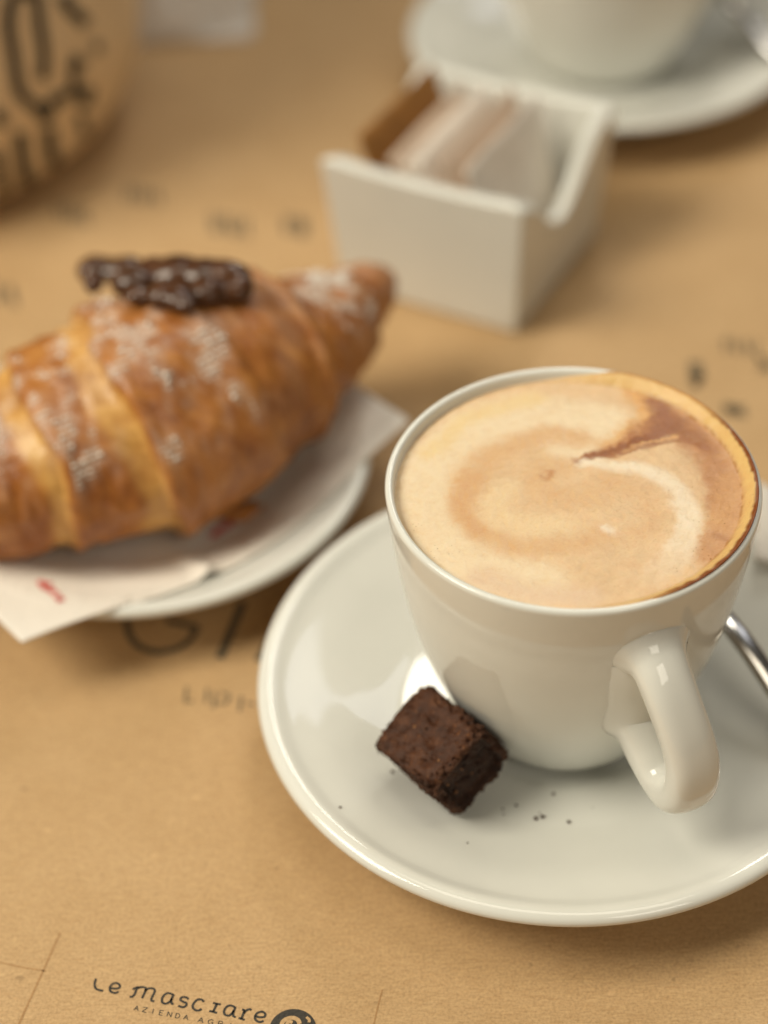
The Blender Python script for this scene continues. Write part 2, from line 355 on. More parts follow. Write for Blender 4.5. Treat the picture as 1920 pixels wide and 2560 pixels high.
H0 = .0082   # height of the cup foot above the paper
OUTER = [(.0184, .0004), (.0192, .0002), (.0196, .0008), (.0198, .0026), (.0225, .0031), (.0252, .0034), (.0271, .0056), (.0302, .0115), (.0338, .0200), (.0374, .0300), (.0402, .0400), (.0423, .0500), (.0439, .0600), (.0450, .0690), (.0457, .0765), (.04597, .0800), (.04605, .0814)]
LIP = [(.0460, .0820), (.0457, .0825), (.0451, .08275), (.0445, .0826), (.0441, .0822), (.0439, .0815)]
INNER = [(.0436, .0795), (.0428, .073), (.0412, .062), (.0390, .050), (.0362, .038), (.0325, .027), (.027, .016), (.018, .010), (.008, .0085), (0, .0082)]
def cup(loc, label, rz, k=1.0):
    e = empty('coffee_cup', loc, 0); tag(e, label, 'cup', 'white ceramic coffee cups')
    outer = [tuple(p) for p in catmull(OUTER, 5)]; inner = [tuple(p) for p in catmull([LIP[-1]]+INNER, 5)][1:]
    lathe('cup_body', [(r*k, z) for r, z in [(0, .003), (.0174, .003), (.0180, .0016)]+outer+LIP+inner], 192, M['ceramic'], e)
    # ear handle: a closed ring in the radial plane rz, its inner leg grown into the wall; (r, z, half width, half depth)
    ctl = [(.0415, .0640, .0082, .0062, 2.1), (.0452, .0641, .0074, .0056, 2.2), (.0498, .0617, .0067, .0046, 2.4), (.0550, .0560, .0064, .0042, 2.9), (.0598, .0482, .0064, .0042, 2.9), (.0626, .0400, .0065, .0044, 2.9), (.0620, .0326, .0066, .0048, 2.5),
           (.0576, .0282, .0067, .0052, 2.9), (.0520, .0280, .0069, .0056, 2.4), (.0468, .0304, .0072, .0066, 2.3), (.0424, .0340, .0078, .0070, 2.1), (.0388, .0385, .0084, .0066, 2.0), (.0393, .0465, .0084, .0066, 2.0), (.0406, .0555, .0084, .0066, 2.0)]
    nc = len(ctl); q = catmull(ctl[-2:]+ctl+ctl[:3], 12); path = q[24:24+nc*12]; n = len(path)
    d2 = np.roll(path[:, :2], -1, 0)-np.roll(path[:, :2], 1, 0); T = d2/np.linalg.norm(d2, axis=1)[:, None]; zz = np.array([0, 0, 1.0]); v, f = [], []; m = 48; OC = catmull(OUTER, 6)
    for p, t in zip(path, T):
        az = rz-math.radians(2.4)*sm(.042, .064, p[1]); ra = np.array([math.cos(az), math.sin(az), 0]); ta = np.array([-math.sin(az), math.cos(az), 0])
        c = ra*(p[0]+.046*(k-1))+zz*p[1]; nn = ra*t[1]-zz*t[0]
        for a in np.linspace(0, 2*math.pi, m, endpoint=False):
            ex = 2/p[4]; cu, sv = math.cos(a), math.sin(a)
            q = c+ta*p[2]*math.copysign(abs(cu)**ex, cu)+nn*p[3]*math.copysign(abs(sv)**ex, sv)
            rq = math.hypot(q[0], q[1]); gap = rq-float(np.interp(q[2], OC[:, 1], OC[:, 0]))*k          # flare where it meets the wall
            if gap < .0042:
                er = np.array([q[0], q[1], 0])/rq; dv_ = q-c; dv_ = dv_-er*(dv_@er); dv_ = dv_-er*(dv_@er); ln = np.linalg.norm(dv_)
                if ln > 1e-6: q = q+dv_/ln*.0025*(1-max(0.0, gap)/.0042)**2*min(1, ln/.003)
            v.append(q)
    f = [[i*m+j, i*m+(j+1) % m, ((i+1) % n)*m+(j+1) % m, ((i+1) % n)*m+j] for i in range(n) for j in range(m)]
    h = mesh_obj('handle', v, f, M['ceramic'], e); bm = bmesh.new(); bm.from_mesh(h.data); bmesh.ops.recalc_face_normals(bm, faces=bm.faces); bm.to_mesh(h.data); bm.free()
    return e
CUX, CUY = CX+.0013, CY
cup((CUX, CUY, H0), 'white ceramic cup full of cappuccino, in sharp focus', math.radians(-67.5))

# ------------------------------------------------------------------ cappuccino: foam disc with its drawn swirl
FZ = .0884
RF = .0442
def fpt(x, y): q = at(920+x*.6028, 880+y*.6028, FZ, 1.0); return np.array([q[0]-CUX, q[1]-CUY])*1000
nr, na = 150, 420
rr = np.linspace(0, 1, nr)**.8; aa = np.linspace(0, 2*np.pi, na, endpoint=False)
RRm, AAm = np.meshgrid(rr[1:], aa, indexing='ij')
def edge_r(a): return np.full_like(a, RF)
px = np.concatenate([[0], (RRm*RF*np.cos(AAm)).ravel()])*1000; py = np.concatenate([[0], (RRm*RF*np.sin(AAm)).ravel()])*1000
rad = np.hypot(px, py)/(RF*1000)
ang = np.arctan2(py, px)
wob = np.array([mn.fractal(Vector((x*.11, y*.11, 3.3)), 1.0, 2.0, 3) for x, y in zip(px, py)])
wob2 = np.array([mn.fractal(Vector((x*.11, y*.11, 9.3)), 1.0, 2.0, 3) for x, y in zip(px, py)])
fine = np.array([mn.fractal(Vector((x*.55, y*.55, 5.3)), .8, 2.0, 4) for x, y in zip(px, py)])
qx, qy = px+wob*1.3+fine*.55, py+wob2*1.3-fine*.55
def pdist(path):
    best = np.full(len(px), 1e9); tt = np.zeros(len(px)); n = len(path)-1
    for i in range(n):
        a, b = path[i], path[i+1]; d = b-a; L = d@d+1e-12
        t = np.clip(((qx-a[0])*d[0]+(qy-a[1])*d[1])/L, 0, 1)
        ds = np.hypot(qx-a[0]-t*d[0], qy-a[1]-t*d[1]); m = ds < best
        best = np.where(m, ds, best); tt = np.where(m, (i+t)/n, tt)
    return best, tt
def srgb(r, g, b): return np.array([((c/255+.055)/1.055)**2.4 if c > 10 else c/255/12.92 for c in (r, g, b)])
GAIN = np.array([.89, .925, 1.07])
base = srgb(231, 193, 141)*GAIN
col = np.tile(base, (len(px), 1))
col = col*(1+.06*wob[:, None]+.05*fine[:, None])
def stroke(pts, wid, soft, c, alpha=1.0, w_end=None, n=6, fade=0):
    global col
    d, t = pdist(catmull([fpt(*p) for p in pts], n)); ww = wid if w_end is None else wid+(w_end-wid)*t
    soft = soft*1.9; a = (1-sm(np.maximum(0, ww-.18*soft), ww+soft, d))*alpha*(1+.22*fine)*(1+.15*wob); a = np.clip(a, 0, 1)
    if fade: a = a*(1-sm(1-fade, 1, t))
    col = col*(1-a[:, None])+(srgb(*c)*GAIN)[None]*a[:, None]
CREAM = (244, 218, 172); TAN = (226, 180, 124); PALE = (247, 226, 188)
# cream lobe and left crescent
stroke([(1000, 300), (820, 270), (560, 270), (330, 380), (210, 560), (260, 760), (440, 900), (700, 960)], 4.6, 3.4, CREAM, .9)
stroke([(960, 300), (860, 330), (840, 390)], 4.6, 2.2, CREAM, .9)
stroke([(700, 195), (450, 260), (260, 420)], 1.0, 2.0, (240, 206, 140), .7)
# tan spiral
stroke([(1010, 560), (900, 600), (760, 590), (700, 520), (740, 470), (800, 480)], 1.6, 3.0, TAN, .65)
stroke([(880, 360), (720, 350), (560, 410), (430, 520), (390, 640), (450, 740), (600, 800), (800, 810), (980, 770)], 1.8, 2.6, TAN, .85, .4)
stroke([(430, 520), (385, 640), (450, 750)], 1.3, 1.8, (220, 168, 110), .6)
stroke([(560, 560), (520, 650), (620, 720), (800, 720)], 1.0, 2.6, (243, 212, 158), .7)
stroke([(1020, 540), (1130, 590), (1180, 680), (1120, 760), (960, 800)], 1.2, 2.4, TAN, .55, fade=.3)
stroke([(745, 505), (735, 520)], .3, 1.1, (190, 125, 66), .7)
# brown region on the right
stroke([(1180, 200), (1310, 310), (1430, 440), (1490, 600), (1480, 740), (1420, 850)], 4.0, 2.4, (206, 152, 98), .95, 1.9)
for (mx, my, mr) in ((1240, 250, 1.2), (1330, 300, 1.0), (1300, 380, 1.1), (1400, 400, 1.2), (1450, 470, .9), (1380, 330, .8), (1480, 560, .9), (1440, 620, .7), (1500, 680, .8), (1470, 770, .6), (1420, 540, .8)):
    stroke([(mx-14, my-6), (mx+14, my+10)], mr*.5, mr*1.3, (178, 120, 70), .6)
stroke([(1120, 170), (1160, 260), (1120, 330), (1020, 390)], 2.0, 2.2, (228, 172, 100), .9)
stroke([(1350, 420), (1440, 520), (1460, 640)], 1.6, 2.5, (190, 132, 80), .7)
stroke([(1500, 560), (1480, 700)], 1.5, 2.2, (222, 168, 104), .5)
# dark wedge
stroke([(866, 458), (980, 424), (1080, 378), (1170, 330), (1240, 290)], .2, .9, (182, 118, 64), .9, 3.2)
stroke([(1150, 330), (1230, 320), (1330, 340), (1420, 400)], 1.4, 2.4, (180, 120, 68), .8, .8)
stroke([(866, 458), (980, 428), (1080, 385), (1180, 345), (1260, 330)], .1, .45, (162, 96, 46), .8, 1.2)
stroke([(1185, 205), (1222, 250), (1245, 310), (1190, 350)], 1.3, 1.9, (158, 100, 62), .85)
stroke([(1290, 300), (1310, 340), (1370, 370)], .6, 1.8, (150, 90, 44), .7)
stroke([(880, 462), (1020, 432), (1160, 395), (1290, 378), (1390, 395)], .1, .5, (164, 102, 54), .75, .9)
stroke([(1060, 412), (1160, 378), (1280, 362)], .12, .4, (226, 172, 106), .9)
stroke([(930, 440), (1060, 400), (1150, 360)], .2, .8, (140, 78, 34), .6, .7)
# pale crescent
stroke([(890, 470), (1010, 472), (1140, 492), (1250, 560), (1320, 650), (1335, 740), (1290, 850), (1180, 930), (1050, 975)], .4, 1.4, PALE, .9, 2.6, fade=.45)
stroke([(998, 742), (1014, 748)], .25, 1.2, (248, 232, 200), .6)
# bottom of the picture
stroke([(480, 930), (620, 985), (760, 1010), (900, 1015)], 1.6, 2.4, (232, 198, 156), .8)
# golden rim band and the dark dried line (right half), plain towards the left
def arc_mask(a0, a1, soft):
    d = np.degrees(ang); return sm(a0-soft, a0+soft, d)*(1-sm(a1-soft, a1+soft, d))
gold = arc_mask(-78, 82, 14)*sm(.928, .955, rad+.006*fine)
col = col*(1-gold[:, None])+(srgb(233, 190, 116)*GAIN)[None]*gold[:, None]
inner_line = arc_mask(-45, 60, 12)*np.exp(-((rad-.935-.006*wob)/.008)**2)*sm(-.15, .3, fine)
col = col*(1-.55*inner_line[:, None])+srgb(150, 92, 40)[None]*.55*inner_line[:, None]
dark = arc_mask(-72, 32, 14)*sm(.972, .985, rad+.007*fine+.004*wob)
col = col*(1-dark[:, None])+srgb(128, 68, 22)[None]*dark[:, None]
dark2 = arc_mask(32, 80, 10)*sm(.978, .992, rad+.006*fine)
col = col*(1-.6*dark2[:, None])+srgb(170, 104, 38)[None]*.6*dark2[:, None]
bub = np.clip(sm(.35, .95, (px*.85-py*.15)/(RF*1000))+.25*(rad > .8)*(py < 0), 0, 1)
zt = .0005*np.cos(ang-math.radians(-20))*rad+.0006*(1-rad**2)*.6-.0004*sm(.96, 1, rad)*(1-arc_mask(-75, 90, 15))+.0004*gold*(1-dark)+.00012*fine
climb = arc_mask(-80, 80, 18)*sm(.93, .995, rad)
zt = zt+.0026*climb
grow = 1+.019*climb
px, py = px*grow, py*grow
vs = np.c_[px/1000, py/1000, zt]
fs = [[0, 1+i, 1+(i+1) % na] for i in range(na)]
for j in range(nr-2):
    for i in range(na): fs.append([1+j*na+i, 1+(j+1)*na+i, 1+(j+1)*na+(i+1) % na, 1+j*na+(i+1) % na])
# a skirt and an underside so the drink is a body
b0 = len(vs); skirt = np.c_[vs[-na:, 0]*.97, vs[-na:, 1]*.97, np.full(na, -.004)]; vs = np.r_[vs, skirt]
for i in range(na): fs.append([b0-na+i, b0+i, b0+(i+1) % na, b0-na+(i+1) % na])
fs.append(list(range(b0, b0+na))[::-1])
foam = mesh_obj('cappuccino', vs, fs, M['foam'], None, True, (CUX, CUY, FZ))
tag(foam, 'cappuccino foam with a swirled heart and brown crema filling the cup', 'coffee')
full = np.r_[np.c_[np.clip(col, 0, 1), np.ones(len(px))], np.tile([.3, .15, .06, 1], (na, 1))]
ca = foam.data.color_attributes.new('foam', 'FLOAT_COLOR', 'POINT'); ca.data.foreach_set('color', full.ravel().astype(np.float32))
ba = foam.data.attributes.new('bubble', 'FLOAT', 'POINT'); ba.data.foreach_set('value', np.r_[bub, np.zeros(na)].astype(np.float32))

# ------------------------------------------------------------------ brownie on the saucer, leaning to the cup
a_ = np.array([13.8, 13.4, -1.0]); b_ = np.array([14.3, -10.2, 14.5]); w_ = np.array([8.2, -9.0, -14.5])
Bc = np.stack([RT, UP, -FWD], 1)
wv = w_/np.linalg.norm(w_); bv = b_-wv*(b_@wv); bv /= np.linalg.norm(bv); av = np.cross(bv, wv); av *= np.sign(av@a_)
av, bv, wv = Bc@av, Bc@bv, Bc@wv
LA, LB, LW = .0214, .0240, .0204
bm = bmesh.new(); bmesh.ops.create_cube(bm, size=1)
bmesh.ops.subdivide_edges(bm, edges=bm.edges, cuts=39, use_grid_fill=True)
for f_ in bm.faces:
    c = f_.calc_center_median(); f_.material_index = 1 if c.y > .49 and abs(c.x+.05*mn.noise(Vector((c.z*9, 1, 2)))) < .39 and abs(c.z+.05*mn.noise(Vector((c.x*9, 3, 2)))) < .40 else (2 if c.z > .49 else 0)
for v in bm.verts:
    c = v.co
    p = Vector((c.x*LA, c.y*LB, c.z*LW))
    q = p*1000
    # blunt edges, crumbled corners
    ex = sorted([abs(c.x), abs(c.y), abs(c.z)])
    e2 = max(0, ex[1]-.36)/.14
    n1 = mn.fractal(q*.16, 1, 2, 3); n2 = mn.fractal(q*.55+Vector((9, 2, 4)), 1, 2, 3); vd = mn.voronoi(q*.42+Vector((3, 1, 7)))[0]; cell = vd[1]-vd[0]; n3 = mn.fractal(q*1.5, 1, 2, 2)
    top = 1 if c.z > .49 else 0
    amt = .35 if top else 1.1
    d = p.normalized()
    p = p*(1-.065*e2*e2-.10*max(0, ex[0]-.33)/.17*e2) + d*(.0007*n1*amt+.00055*n2*amt*(1+e2))
    if c.z > .44 and c.y > .2: p -= Vector((0, 0, .0010))*max(0, n2+.25)*e2*2   # ragged front edge
    if c.y > .49 and abs(c.x) < .36 and abs(c.z) < .38: p.y -= .0016               # the cut face sits back a little
    if n2 < -.42: p -= d*.0012
    if c.z < .47: p += d*(.0009*min(.6, cell)-.0003)*(.5+e2); p += d*.00022*n3*(1+e2)
    elif mn.fractal(q*.9+Vector((1, 8, 2)), 1, 2, 2) < -.55: p -= d*.0009
    v.co = p
axes = Matrix(((av[0], bv[0], -wv[0]), (av[1], bv[1], -wv[1]), (av[2], bv[2], -wv[2])))
if axes.determinant() < 0: axes = axes @ Matrix.Diagonal((-1, 1, 1))
for v in bm.verts: v.co = axes @ v.co
root = empty('brownie_cube', (0, 0, 0)); tag(root, 'dark chocolate brownie cube with crumbly edges lying on the saucer', 'brownie')
cake = bm_obj('cake', bm, M['brownie'], root); cake.data.materials.append(M['brownie_in']); cake.data.materials.append(M['brownie_top'])
# place: ray through its middle, moved along until the lowest point touches the saucer
co = np.array([v.co for v in cake.data.vertices])
cpx = (1105, 1872)
d = FWD*F_PX+RT*(cpx[0]-960)+UP*(1280-cpx[1]); d /= np.linalg.norm(d)
best = None
for t in np.arange(.40, .52, .0005):
    C_ = CAM+d*t; Pw = co+C_
    r_ = np.hypot(Pw[:, 0]-CX, Pw[:, 1]-CY); gap = (Pw[:, 2]-.0003-np.interp(r_, PROF_TOP[:, 0], PROF_TOP[:, 1])).min()
    if best is None or abs(gap) < abs(best[0]): best = (gap, C_)
root.location = best[1]+np.array([0, 0, -.0003])
cakeC = best[1]
# toasted crumbs stuck to the cake
rb = random.Random(3); polys = list(cake.data.polygons)
ico = bmesh.new(); bmesh.ops.create_icosphere(ico, subdivisions=1, radius=1)
icov = [v.co.copy() for v in ico.verts]; icof = [[v.index for v in f.verts] for f in ico.faces]; ico.free()
vs, fs = [], []
for i in range(190):
    p = rb.choice(polys); c = p.center
    loc = axes.transposed() @ c; ed = sorted([abs(loc.x)/LA, abs(loc.y)/LB, abs(loc.z)/LW])[1]
    if ed < .40 and rb.random() < .82: continue
    s = rb.uniform(.00025, .00085)*(1.25 if ed > .42 else .7); b = len(vs)
    for q in icov: vs.append(c+Vector((q.x*s*rb.uniform(.7, 1.3), q.y*s*rb.uniform(.7, 1.3), q.z*s*rb.uniform(.7, 1.3))))
    fs += [[b+k for k in f] for f in icof]
tag(mesh_obj('cake_crumbs', vs, fs, M['brownie'], root), kind='stuff')
vs, fs = [], []
for i in range(26):
    p = rb.choice(polys); c = p.center; s = rb.uniform(.0003, .0006); b = len(vs)
    for q in icov: vs.append(c+Vector((q.x*s*rb.uniform(.7, 1.3), q.y*s, q.z*s*rb.uniform(.7, 1.3))))
    fs += [[b+k for k in f] for f in icof]
tag(mesh_obj('nut_bits', vs, fs, M['crumb'], root), kind='stuff')
# loose crumbs on the saucer
CRUMB = ['lone crumb far left of the brownie near the saucer rim', 'upper of two crumbs against the lower left edge of the brownie', 'lower of two crumbs against the lower left edge of the brownie',
         'faint crumb close below the right corner of the brownie', 'dark crumb on the saucer just right of the brownie', 'small faint crumb between the brownie and the pair of crumbs',
         'left crumb of the touching pair below the cup', 'right crumb of the touching pair below the cup', 'speck just above the touching pair of crumbs', 'dark crumb right of the touching pair of crumbs',
         'pale brown crumb nearest the foot of the cup', 'faint speck left of the dark crumb beside the brownie', 'faint crumb directly below the lowest corner of the brownie', 'tiny speck below the cup handle, rightmost of the crumbs']
for i, (x, y, s) in enumerate([(735, 1745, .00042), (820, 1625, .0005), (848, 1668, .0006), (1012, 1742, .00035), (1115, 1741, .0005), (1088, 1760, .0003), (1158, 1770, .0006), (1172, 1766, .00065), (1166, 1757, .0003), (1228, 1777, .00062), (1195, 1716, .00052), (1086, 1748, .0003), (1010, 1822, .0003), (1280, 1745, .0002)]):
    z = .011
    for _ in range(4): q = at(x, y, z); z = saucer_z(math.hypot(q[0]-CX, q[1]-CY))+.0003
    rb = random.Random(i+40)
    v = [Vector((q.x*s*rb.uniform(.6, 1.3), q.y*s*rb.uniform(.6, 1.3), q.z*s*.7+s*.55)) for q in icov]
    o = mesh_obj('brownie_crumb', v, icof, M['brownie'], None, False, (q[0], q[1], z))
    tag(o, CRUMB[i], 'crumb', 'brownie crumbs on the saucer')

# ------------------------------------------------------------------ teaspoon behind the cup on the saucer
p0, p1 = at(1572, 1398, .022), at(1659, 1500, .022)
dr = (p1-p0); dr[2] = 0; dr /= np.linalg.norm(dr); sd = np.array([dr[1], -dr[0], 0])
def spoon_pt(t): return p0+dr*t
st = np.linspace(-.066, .062, 60); cen = []; wid = []; dep = []
for t in st:
    wb = .0125*math.sqrt(max(0, 1-((t+.046)/.020)**2)) if t < -.026 else 0
    hd = .0032+.0018*sm(.02, .062, t)-.0022*sm(.058, .062, t)
    wid.append(max(wb, hd*sm(-.036, -.024, t) if t < -.024 else hd, .0004)); dep.append(.0045*math.sqrt(max(0, 1-((t+.046)/.020)**2)) if t < -.026 else 0)
    q = spoon_pt(t); cen.append(np.array([q[0], q[1], .0200+.0105*sm(-.034, -.006, t)-.0075*sm(.0, .045, t)-.0005*sm(.04, .06, t)]))
V_, F_ = [], []; ns = 13
for side in (1, -1):
    b = len(V_)
    for i in range(len(st)):
        for k in range(ns):
            u = -1+2*k/(ns-1); z = -dep[i]*(1-u*u)+side*.0007*math.sqrt(max(0, 1-u**4))+.0006*(1-u*u)*(1 if st[i] > -.026 else 0)*side
            V_.append(cen[i]+sd*wid[i]*u+np.array([0, 0, z]))
    for i in range(len(st)-1):
        for k in range(ns-1):
            q = [b+i*ns+k, b+i*ns+k+1, b+(i+1)*ns+k+1, b+(i+1)*ns+k]; F_.append(q if side > 0 else q[::-1])
bm = bmesh.new(); vv = [bm.verts.new(tuple(v)) for v in V_]; [bm.faces.new([vv[i] for i in f]) for f in F_]
bmesh.ops.remove_doubles(bm, verts=bm.verts, dist=.00005)
spoon = tag(bm_obj('teaspoon', bm, M['steel']), 'shiny steel teaspoon on the saucer behind the cup at right', 'spoon')

# ------------------------------------------------------------------ pastry plate, napkin, croissant
PC = np.array([-.073, .439]); PR = .070
saucer((PC[0], PC[1], .0003), ('white ceramic plate under the napkin and the croissant', 'plate'), PR, name='pastry_plate')
def plate_z(x, y):
    r = math.hypot(x-PC[0], y-PC[1])*RS/PR; z = saucer_z(min(r, .0775))+.0003
    if r > .0775: z = .0229+.0004
    return z
P1, P2 = at(50, 1400, .0235)[:2], at(884, 906, .0265)[:2]
e1 = P2-P1; L1 = np.linalg.norm(e1); e1 /= L1; e2 = np.array([-e1[1], e1[0]]); L2 = .100
nu, nv = 90, 84; vs = []; zsurf = {}
for j in range(nv):
    for i in range(nu):
        u, v = i/(nu-1), j/(nv-1)
        bow = -.010*math.sin(math.pi*u)**1.3*(1-v)**2
        p = P1+e1*L1*u+e2*(L2*v+bow)
        r = math.hypot(p[0]-PC[0], p[1]-PC[1])
        z = plate_z(*p)
        over = max(0, r-PR)
        z += .0012+over*.10
        fold = .0022*math.exp(-((u-.40-.10*v)/.018)**2)*sm(.30, 0, v)        # crease at the front edge
        z += fold + .0007*mn.noise(Vector((p[0]*55, p[1]*55, 1.7)))+.0005*math.exp(-((v-.5)/.006)**2)+.0005*math.exp(-((u-.5)/.006)**2)
        vs.append((p[0], p[1], z))
fs = [[j*nu+i, j*nu+i+1, (j+1)*nu+i+1, (j+1)*nu+i] for j in range(nv-1) for i in range(nu-1)]
nap = empty('paper_napkin', (0, 0, 0)); tag(nap, 'white paper napkin with red marks spread on the plate beneath the croissant', 'napkin')
sheet = mesh_obj('napkin_sheet', vs, fs, M['napkin'], nap)
so = sheet.modifiers.new('thick', 'SOLIDIFY'); so.thickness = .0005; so.offset = -1
ply = mesh_obj('napkin_ply', [(x*1+e2[0]*.0022+e1[0]*.0012, y+e2[1]*.0022+e1[1]*.0012, z-.0007) for x, y, z in vs], fs, M['napkin'], nap)
so = ply.modifiers.new('thick', 'SOLIDIFY'); so.thickness = .0004; so.offset = -1
NV = np.array(vs)
def nap_z(x, y): return float(NV[np.argmin((NV[:, 0]-x)**2+(NV[:, 1]-y)**2), 2])
def red(pts, wd):
    P = []
    for x, y in pts:
        z = .02
        for _ in range(5): q = at(x, y, z); z = nap_z(q[0], q[1])
        P.append(q[:2])
    P = catmull(P, 8); v, f = ribbon([([p for p in P], wd)], wd, 0)
    v = [(x, y, nap_z(x, y)+.0004) for x, y, _ in v]; mesh_obj('red_print', v, f, M['red'], nap, False)
red([(86, 1258), (100, 1272), (112, 1280), (134, 1300)], .0022); red([(97, 1262), (106, 1268)], .0032)
red([(458, 1162), (472, 1148), (490, 1138), (502, 1128)], .0026)

# croissant: swept body of overlapping rolled layers
AX = catmull([(-.158, .392, .026), (-.142, .402, .031), (-.118, .4120, .037), (-.095, .4215, .0410), (-.065, .4345, .0440), (-.044, .4505, .045), (-.0265, .466, .0425), (-.0125, .482, .0415), (-.0015, .494, .0425), (.0062, .5015, .0435)], 22)
TX = np.gradient(AX, axis=0); TX /= np.linalg.norm(TX, axis=1)[:, None]
s_mm = np.r_[0, np.cumsum(np.linalg.norm(np.diff(AX, axis=0), axis=1))]*1000; LEN = s_mm[-1]
def s_at(p): return float(s_mm[np.argmin(np.linalg.norm(AX-np.array(p)/1000, axis=1))])
sC = s_at((-65.2, 435.9, 45)); RADK = [(0, 6), (8, 10), (s_at((-118, 413, 38)), 27.5), (s_at((-95, 423, 42)), 33.5), (sC-6, 38), (sC+10, 36), (s_at((-27, 466, 42)), 26.5), (s_at((-12.5, 482, 41)), 19), (LEN-9, 12.5), (LEN-2.5, 7.5), (LEN, 3.0)]
sA, sB, sCC, sD = s_at((-78, 432, 45)), s_at((-103, 420, 42)), s_at((-30, 461, 42)), s_at((-128, 409, 36))
def base_R(s): return np.interp(s, [k for k, _ in RADK], [r for _, r in RADK])
SEAMS = [(sA, -1, 3.0, 9.0), (sB, -1, 2.6, 6.0), (sD, -1, 2.2, 4), (sCC, 1, 4.6, 2.2), (s_at((-52, 444, 45)), 1, 1.0, 2.2), (s_at((-9, 486, 42)), 1, 1.2, 2)]
NA = 120; vs = []; seamv = []; dustv = []; alongv = []
idx = np.linspace(0, LEN, 330)
for s in idx:
    c = np.array([np.interp(s, s_mm, AX[:, k]) for k in range(3)]); t = np.array([np.interp(s, s_mm, TX[:, k]) for k in range(3)]); t /= np.linalg.norm(t)
    side = np.cross(t, [0, 0, 1]); side /= np.linalg.norm(side); up_ = np.cross(side, t)     # side points to the viewer's side
    R0 = float(base_R(s))
    for k in range(NA):
        ph = 2*math.pi*k/NA        # 0 = top, pi/2 = front
        cx_, sx_ = math.cos(ph), math.sin(ph)
        wv_ = mn.fractal(Vector((s*.05, cx_*1.2, sx_*1.2)), 1, 2, 3)
        R_ = R0; sv = 0.0
        for (s0, sg, step, band) in SEAMS:
            ss_ = s0+2.6*math.sin(ph*1.3+.4*s0)+2.2*wv_
            x_ = (s-ss_)*sg                    # >0 : outside the overlapping layer
            R_ -= step*sm(-.8, 1.1, x_)-step*.55*sm(2, 22, x_)
            R_ += step*.35*math.exp(-((x_+2.2)/2.0)**2)
            lo = sm(-.6, .6, x_)*(1-sm(band*.65, band*1.1, x_+1.2*wv_))
            sv = max(sv, lo*(1 if step > 2 else .45)) if band > 2.5 else sv
        # long facets of the layers
        sw = ((s+3.5*wv_+2.0*sx_)/5.3) % 1.0; R_ += .55*(sw-.5)*(1-sm(.86, 1.0, sw))*sm(8, 26, R0)*sm(-.3, .5, mn.noise(Vector((s*.08, ph*1.4, 6.1))))
        R_ += .5*mn.fractal(Vector((s*.22, cx_*4, sx_*4)), 1, 2, 3)*sm(6, 20, R0)
        R_ += .9*math.sin(ph*5+s*.06)*sm(8, 30, R0)*.6+1.5*wv_*sm(5, 25, R0)
        p = c+side*(sx_*R_*1.06)/1000+up_*(cx_*R_*.93)/1000
        zmin = .0125
        if p[2] < zmin+.006: p[2] = zmin+.006*math.exp((p[2]-zmin-.006)/.006) if p[2] > -1 else zmin
        vs.append(p); seamv.append(sv); alongv.append(s/LEN)
        dz = mn.fractal(Vector((p[0]*95, p[1]*95, 4.0)), .7, 2, 5)
        dustv.append(float(np.clip(sm(.25, .95, cx_+.30*sx_)*sm(-.1, .75, dz+.22*cx_)*.50*(1-.6*sv)*(1-.75*sm(LEN-26, LEN-12, s))*(1-.75*sm(sC+6, sC+20, s)*(1-sm(sCC+2, sCC+10, s))), 0, 1)))
nS = len(idx); fs = [[i*NA+k, i*NA+(k+1) % NA, (i+1)*NA+(k+1) % NA, (i+1)*NA+k] for i in range(nS-1) for k in range(NA)]
fs += [list(range(NA))[::-1], list(range((nS-1)*NA, nS*NA))]
cro = empty('croissant', (PC[0], PC[1], .0125)); tag(cro, 'golden brown croissant topped with chocolate and powdered sugar on the napkin', 'croissant')
CO = np.array(cro.location)
bm = bmesh.new(); vv = [bm.verts.new(tuple(np.array(v)-CO)) for v in vs]; [bm.faces.new([vv[i] for i in f]) for f in fs]
crust = bm_obj('crust', bm, M['crois'], cro)
for nm, arr in (('seam', seamv), ('dust', dustv), ('along', alongv)):
    a = crust.data.attributes.new(nm, 'FLOAT', 'POINT'); a.data.foreach_set('value', np.array(arr, np.float32))
CV = np.array(vs)
def crust_top(x, y):
    m = np.hypot(CV[:, 0]-x, CV[:, 1]-y) < .004
    return CV[m, 2].max() if m.any() else .06
# chocolate on the top: lumps grown together
rc = random.Random(11); bm = bmesh.new(); LP = []
lumps = [(206, 592, 9), (204, 618, 7), (238, 592, 8), (272, 590, 9), (290, 622, 9.5), (296, 648, 7), (330, 600, 11), (352, 645, 8), (384, 652, 8), (388, 606, 12), (440, 604, 12), (448, 640, 9), (486, 606, 12), (510, 630, 9), (405, 668, 5)]
for x, y, r in lumps:
    z = .075
    for _ in range(6): q = at(x, y, z); z = .5*z+.5*(crust_top(q[0], q[1])+.001)
    q = at(x, y, z)
    r *= .00056; LP.append(q.copy())
    bmesh.ops.create_icosphere(bm, subdivisions=3, radius=1, matrix=Matrix.Translation((q[0]-CO[0], q[1]-CO[1], z+.0016-CO[2])) @ Matrix.Rotation(rc.uniform(0, 3), 4, 'Z') @ Matrix.Diagonal((r*rc.uniform(.9, 1.4), r*rc.uniform(.8, 1.2), r*rc.uniform(.7, 1.0), 1)))
ch = bm_obj('chocolate_topping', bm, M['choc'], cro)
rm = ch.modifiers.new('rm', 'REMESH'); rm.mode = 'VOXEL'; rm.voxel_size = .0006; rm.use_smooth_shade = True
smo = ch.modifiers.new('smo', 'SMOOTH'); smo.iterations = 22
